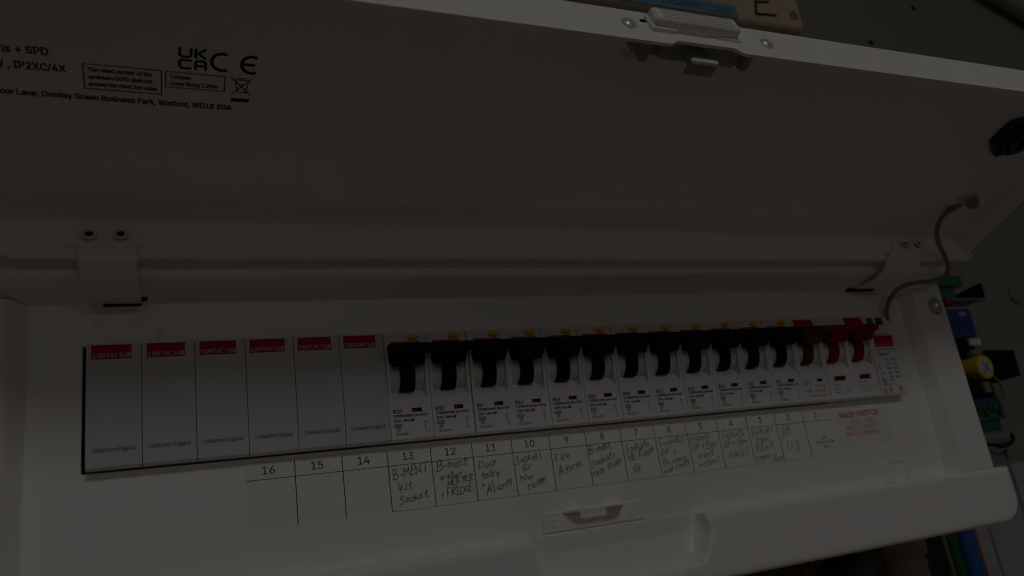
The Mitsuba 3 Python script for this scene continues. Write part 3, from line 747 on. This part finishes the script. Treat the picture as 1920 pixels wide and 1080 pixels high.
for num, ws in notes:
    ll = []
    for wd in ws:
        ll += pen(*wd)
    v, f = strokes(ll, 0.33 if num > 6 else 0.29); v[:, 2] = 0.2
    k = put(LS + '__handwritten_note', (v, f), 'pen_ink', False)
    labels[k] = {'label': f'pen note reading "{" ".join(w_[0] for w_ in ws)}" in column {num}'}

# main switch warning sticker
k = thing('warning_sticker', 'clear sticker printed in red with MAIN SWITCH and total load warning', 'sticker')
put(k + '__film', rbox(333.0, 370.2, -23.5, -4.6, -0.1, 0.1, 0.05, 6), 'film', False)
tt = [text_at('MAIN SWITCH', 350.8, -8.9, 2.75, width=27.2, bold=True, align='c')]
for i, s in enumerate(('TOTAL LOAD', 'NOT TO EXCEED', 'RATED CURRENT')):
    tt.append(text_at(s, 351.0, -12.2 - 3.0 * i, 2.05, width=(16.6, 22.0, 23.2)[i], align='c'))
v, f = fat(cat(tt), 0.05); v[:, 2] += 0.18
put(k + '__red_lettering', (v, f), 'red_ink', False)

# ------------------------------------------------------------------ braided earth lead from lid to panel
EL = thing('earth_lead', 'brown braided earth lead with a metal lug running from the lid to the panel', 'cable')
path = catmull([(423.4, 95.2, 40.0), (416.4, 93.0, 39.5), (408.3, 88.2, 37.0), (406.0, 82.1, 33.0), (407.5, 75.4, 30.5), (412.2, 69.3, 28.0), (418.2, 64.0, 24.0), (419.4, 60.6, 20.5), (413.7, 58.7, 18.0), (405.3, 57.9, 16.0), (395.0, 57.1, 14.0), (389.8, 54.7, 10.5), (387.9, 50.8, 6.5), (387.2, 45.2, 3.0), (390.5, 41.6, -0.5)], 14)
t = np.gradient(path, axis=0); t /= np.linalg.norm(t, axis=1, keepdims=True)
a_ = np.cross(t, [0.2, 0.3, 0.93]); a_ /= np.linalg.norm(a_, axis=1, keepdims=True); b_ = np.cross(t, a_)
arc_len = np.concatenate([[0], np.cumsum(np.linalg.norm(np.diff(path, axis=0), axis=1))])
fine = np.linspace(0, arc_len[-1], 320)
ip = lambda q: np.stack([np.interp(fine, arc_len, q[:, i]) for i in range(3)], -1)
pf, af, bf = ip(path), ip(a_), ip(b_)
br = []
for s in range(4):
    ph = fine * 0.95 + s * math.pi / 2
    br.append(tube(pf + 0.74 * (np.cos(ph)[:, None] * af + np.sin(ph)[:, None] * bf), 0.6, 7))
put(EL + '__braid', cat(br), 'braid', 60)
def lugf(v):
    return lid_frame(np.asarray(v) + np.array([422.2, 29.2, 0]))
put(EL + '__lug', (prism_z([(4.2 * math.cos(q), 4.2 * math.sin(q)) for q in np.linspace(0, 2 * math.pi, 28, endpoint=False)], 0.3, 1.3) + bx(-8.5, -2, -1.6, 1.6, 0.3, 1.5)), 'steel', 30, lugf)
put(EL + '__crimp', tube(np.array([(420.4, 94.2, 39.3), (418.0, 93.1, 38.6), (415.6, 91.6, 37.5)]), 1.75, 14), 'zinc', 50)
nutm = prism_z([(3.5 * math.cos(math.radians(q)), 3.5 * math.sin(math.radians(q))) for q in range(10, 370, 60)], 1.3, 4.2) + cyl_z(0, 0, 2.0, 4, 6.2)
put(EL + '__nut', nutm, 'zinc', 30, lugf)

# ------------------------------------------------------------------ background: what shows round the unit
# cream box above with a blue label
CB = thing('cream_wall_box', 'cream plastic box with blue label and a letter E, behind the lid edge', 'electrical box')
put(CB + '__case', rbox(268, 464, 279.5, 430, -109, -60, 4.5, 20), 'cream_plastic', 35)
put(CB + '__label', rbox(302, 401, 281.6, 292, -61, -59.75, 0.1, 6), 'blue_sticker', False)
v, f = cat([strokes([[(338 + q, 282.5), (338 + q, 292)] for q in (0, 40)], 0.6), text_at('EARTH', 308, 286.8, 5, bold=True), text_at('SAFETY ELECTRICAL', 341, 287.4, 2.0, width=34), text_at('CONNECTION', 341, 284.4, 2.0, width=30), text_at('DO NOT', 381, 286.6, 2.2, width=15), text_at('REMOVE', 381, 283.4, 2.2, width=16)]); v[:, 2] = -59.5
put(CB + '__label__lettering', (v, f), 'blue_ink', False)
v, f = strokes([[(437, 289.0), (428, 288.6), (418.2, 287.6)], [(418.2, 287.6), (420.6, 297), (423.2, 309)], [(421, 298.4), (433, 300.2)], [(423.4, 309), (437, 311)]], 2.1); v[:, 2] = -59.7
put(CB + '__marker_letter', (v, f), 'black_print', False)
put(CB + '__screw_hole', lathe([(3.6, -59.7), (3.2, -59.5), (2.4, -60.0)], 26), 'red_brown', 40, offset=(455, 292, 0))
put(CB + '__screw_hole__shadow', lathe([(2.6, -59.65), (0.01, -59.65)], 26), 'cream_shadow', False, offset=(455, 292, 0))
single('white_trunking', 'narrow white cable trunking left of the cream box above the lid', 'trunking', rbox(244, 258, 276, 520, -109, -80, 1.2), 'grey_trunking', 30)
# conduit at the top right corner
k = thing('grey_conduit', 'grey conduit crossing the wall in the top right corner', 'conduit')
put(k + '__pipe', tube(np.array([(690, 436, -99), (770, 402, -99), (860, 366, -99), (930, 338, -99)]), 10.5, 28), 'conduit_grey', 60)
put(k + '__saddle', tube(np.array([(738, 415.7, -99), (748, 411.4, -99)]), 12.4, 28), 'conduit_grey', 60)
# wall plugs and screw
for i, (x, y, lb) in enumerate(((597, 321, 'small dark drilled hole in the wall just above the lid edge'), (668, 368, 'small dark drilled hole in the wall near the grey conduit'))):
    single('drill_hole', lb, 'hole', lathe([(2.8, 0.1), (2.3, 0.5), (1.6, 0.3), (0.01, 0.25)], 20), 'void_black', 40, offset=(x, y, -110))
k = thing('wall_screw', 'dull round screw head in the wall right of the black plates', 'screw')
put(k + '__head', lathe([(9.0, 0), (8.6, 2.0), (6.0, 3.2), (0.01, 3.4)], 30), 'wall_paint', 40, offset=(676, 88, -110))
v, f = strokes([[(672, 84), (680, 92)], [(672, 92), (680, 84)]], 2.0); v[:, 2] = -106.4
put(k + '__slot', (v, f), 'component_grey', False)

# open electronics board beside the unit
EB = thing('electronics_board', 'open electronics board with blue, yellow and green parts beside the right edge', 'circuit board')
put(EB + '__board', bx(478, 534, -46, 96, -84, -81.5), 'board_green', False)
put(EB + '__terminal_block', rbox(516, 543, 79, 87, -81, -58, 0.6), 'block_green', 30)
put(EB + '__terminal_block', rbox(514, 535, 70, 78.6, -81, -60, 0.6), 'board_green', 30)
hk = put(EB + '__heat_sink', rbox(530, 564.5, 69.2, 70.4, -78, -60, 0.3), 'component_grey', 30)
put(EB + '__heat_sink', prism_z([(520, 70.6), (565, 70.6), (566, 82.2), (533, 72.6)], -62, -60.4), 'void_black', 30)
put(EB + '__relay', rbox(518, 542.5, 42, 62.5, -81, -59, 0.8), 'relay_blue', 30)
put(EB + '__relay__tape', rbox(530, 537, 57.5, 60, -59.2, -58.7, 0.1), 'blue_sticker', 30)
put(EB + '__relay', rbox(516, 541, 34, 41.2, -81, -62, 0.8), 'black_plastic', 30)
put(EB + '__heat_sink', prism_z([(535, 37.5), (605, 35.0), (604.4, 15.8), (576, 11.8), (535, 14)], -81, -79.4), 'void_black', 30)
def coilf(v):
    v = np.asarray(v, float)
    ax = np.array([0.02, -0.05, 1.0]); ax /= np.linalg.norm(ax)
    e1 = np.cross([0, 1, 0], ax); e1 /= np.linalg.norm(e1); e2 = np.cross(ax, e1)
    return np.array([539.0, 21.5, -76.0]) + np.outer(v[:, 0], e1) + np.outer(v[:, 1], e2) + np.outer(v[:, 2], ax)
ck_ = put(EB + '__capacitor', lathe([(0.01, -6), (8.2, -6), (8.4, -4), (8.4, 16.5), (7.9, 17.6), (6.0, 17.8)], 36), 'coil_yellow', 35, coilf)
put(ck_ + '__end_disc', lathe([(6.1, 17.6), (5.9, 18.1), (0.01, 18.0)], 32), 'pale_disc', 35, coilf)
v, f = strokes([[(-3.2, -3.2), (3.2, 3.2)], [(-3.2, 3.2), (3.2, -3.2)]], 0.9); v[:, 2] = 18.35
put(ck_ + '__vent_cross', (v, f), 'component_grey', False, coilf)
put(EB + '__wire', tube(catmull([(546, 18, -62), (551, 8, -60), (550.5, 0, -60), (545, -3, -61)], 10), 1.0, 10), 'straw_yellow', 60)
put(EB + '__relay', rbox(515, 543, 0.5, 12, -81, -60, 0.8), 'black_plastic', 30)
put(EB + '__terminal_block', rbox(517, 545, -4.5, 0.2, -81, -60.5, 0.6), 'relay_blue', 30)
put(EB + '__terminal_block', rbox(516, 549, -15.0, -4.8, -81, -62, 0.6), 'block_green', 30)
put(EB + '__terminal_block', rbox(515, 545, -22, -15.2, -81, -64, 0.6), 'board_green', 30)
put(EB + '__capacitor', cyl_x(-27.5, -66, 4.2, 514, 552, 28), 'component_grey', 30)
put(EB + '__relay', rbox(514, 541, -42, -32.4, -81, -63, 0.6), 'component_grey', 30)
put(EB + '__indicator', rbox(523, 528.5, 66.2, 71, -66, -60, 0.6), 'dull_red', 30)
for i in range(5):
    put(EB + '__pin', rbox(533 + i * 2.2, 534.1 + i * 2.2, 36.2, 41.0, -61, -58.6, 0.2, 6), 'pale_zinc', 30)
    put(EB + '__terminal_ridge', rbox(522 + i * 5.4, 525.4 + i * 5.4, -8.2, -3.6, -63, -60.0, 0.5, 6), 'block_green', 30)
put(EB + '__connector', cyl_x(31.5, -63, 2.4, 534, 544, 16), 'component_grey', 30)
put(EB + '__connector', rbox(537, 548, -40, -35, -66, -60, 0.8), 'component_grey', 30)
put(EB + '__connector', rbox(532, 537.5, 3.0, 10.5, -62, -57.5, 0.6), 'component_grey', 30)
put(EB + '__wire', tube(catmull([(520, -30, -60), (530, -33, -57), (541, -31, -58), (547, -27, -60), (551, -25, -64)], 8), 1.0, 8), 'black_plastic', 60)
for x, y in ((537, -8), (530, -11), (543, -11)):
    put(EB + '__terminal_screw', cyl_z(x, y, 1.7, -62.2, -61.2, 16), 'void_black', 30)

# grey trunking, cables and conduit below the chin
TR = thing('grey_trunking', 'pale grey plastic trunking at the bottom right corner', 'trunking')
put(TR + '__body', rbox(486.5, 640, -340, -45, -109, -62, 1.2), 'grey_trunking', 30)
put(TR + '__ridge', rbox(500, 503, -340, -47, -63, -60.2, 0.6), 'grey_trunking', 30)
put(TR + '__lid', rbox(536, 645, -340, -44.2, -63, -59.5, 1.0), 'grey_trunking', 30)
def vcable(name, label, x, r, mat, z=-62, wob=1.0, cate='cable'):
    ys = np.linspace(-50, -330, 24)
    pts = np.stack([x + wob * np.sin(ys * 0.03 + x), ys, np.full_like(ys, z)], -1)
    return single(name, label, cate, tube(pts, r, 18), mat, 60)
vcable('blue_cable', 'thick blue cable running down beside the grey trunking', 476.4, 5.7, 'blue_cable', wob=0.4)
vcable('green_cable', 'dark green cable running down left of the blue cable', 465.0, 3.8, 'green_cable', wob=0.5)
vcable('yellow_cable', 'frayed straw yellow cable beside the green one under the chin', 459.6, 1.4, 'straw_yellow', wob=0.8)
vcable('brown_cable', 'thin red brown cable between blue cable and trunking', 483.6, 1.5, 'brown_cable', z=-60, wob=0.3)
k = thing('beige_conduit', 'upright pale beige conduit end under the chin', 'conduit')
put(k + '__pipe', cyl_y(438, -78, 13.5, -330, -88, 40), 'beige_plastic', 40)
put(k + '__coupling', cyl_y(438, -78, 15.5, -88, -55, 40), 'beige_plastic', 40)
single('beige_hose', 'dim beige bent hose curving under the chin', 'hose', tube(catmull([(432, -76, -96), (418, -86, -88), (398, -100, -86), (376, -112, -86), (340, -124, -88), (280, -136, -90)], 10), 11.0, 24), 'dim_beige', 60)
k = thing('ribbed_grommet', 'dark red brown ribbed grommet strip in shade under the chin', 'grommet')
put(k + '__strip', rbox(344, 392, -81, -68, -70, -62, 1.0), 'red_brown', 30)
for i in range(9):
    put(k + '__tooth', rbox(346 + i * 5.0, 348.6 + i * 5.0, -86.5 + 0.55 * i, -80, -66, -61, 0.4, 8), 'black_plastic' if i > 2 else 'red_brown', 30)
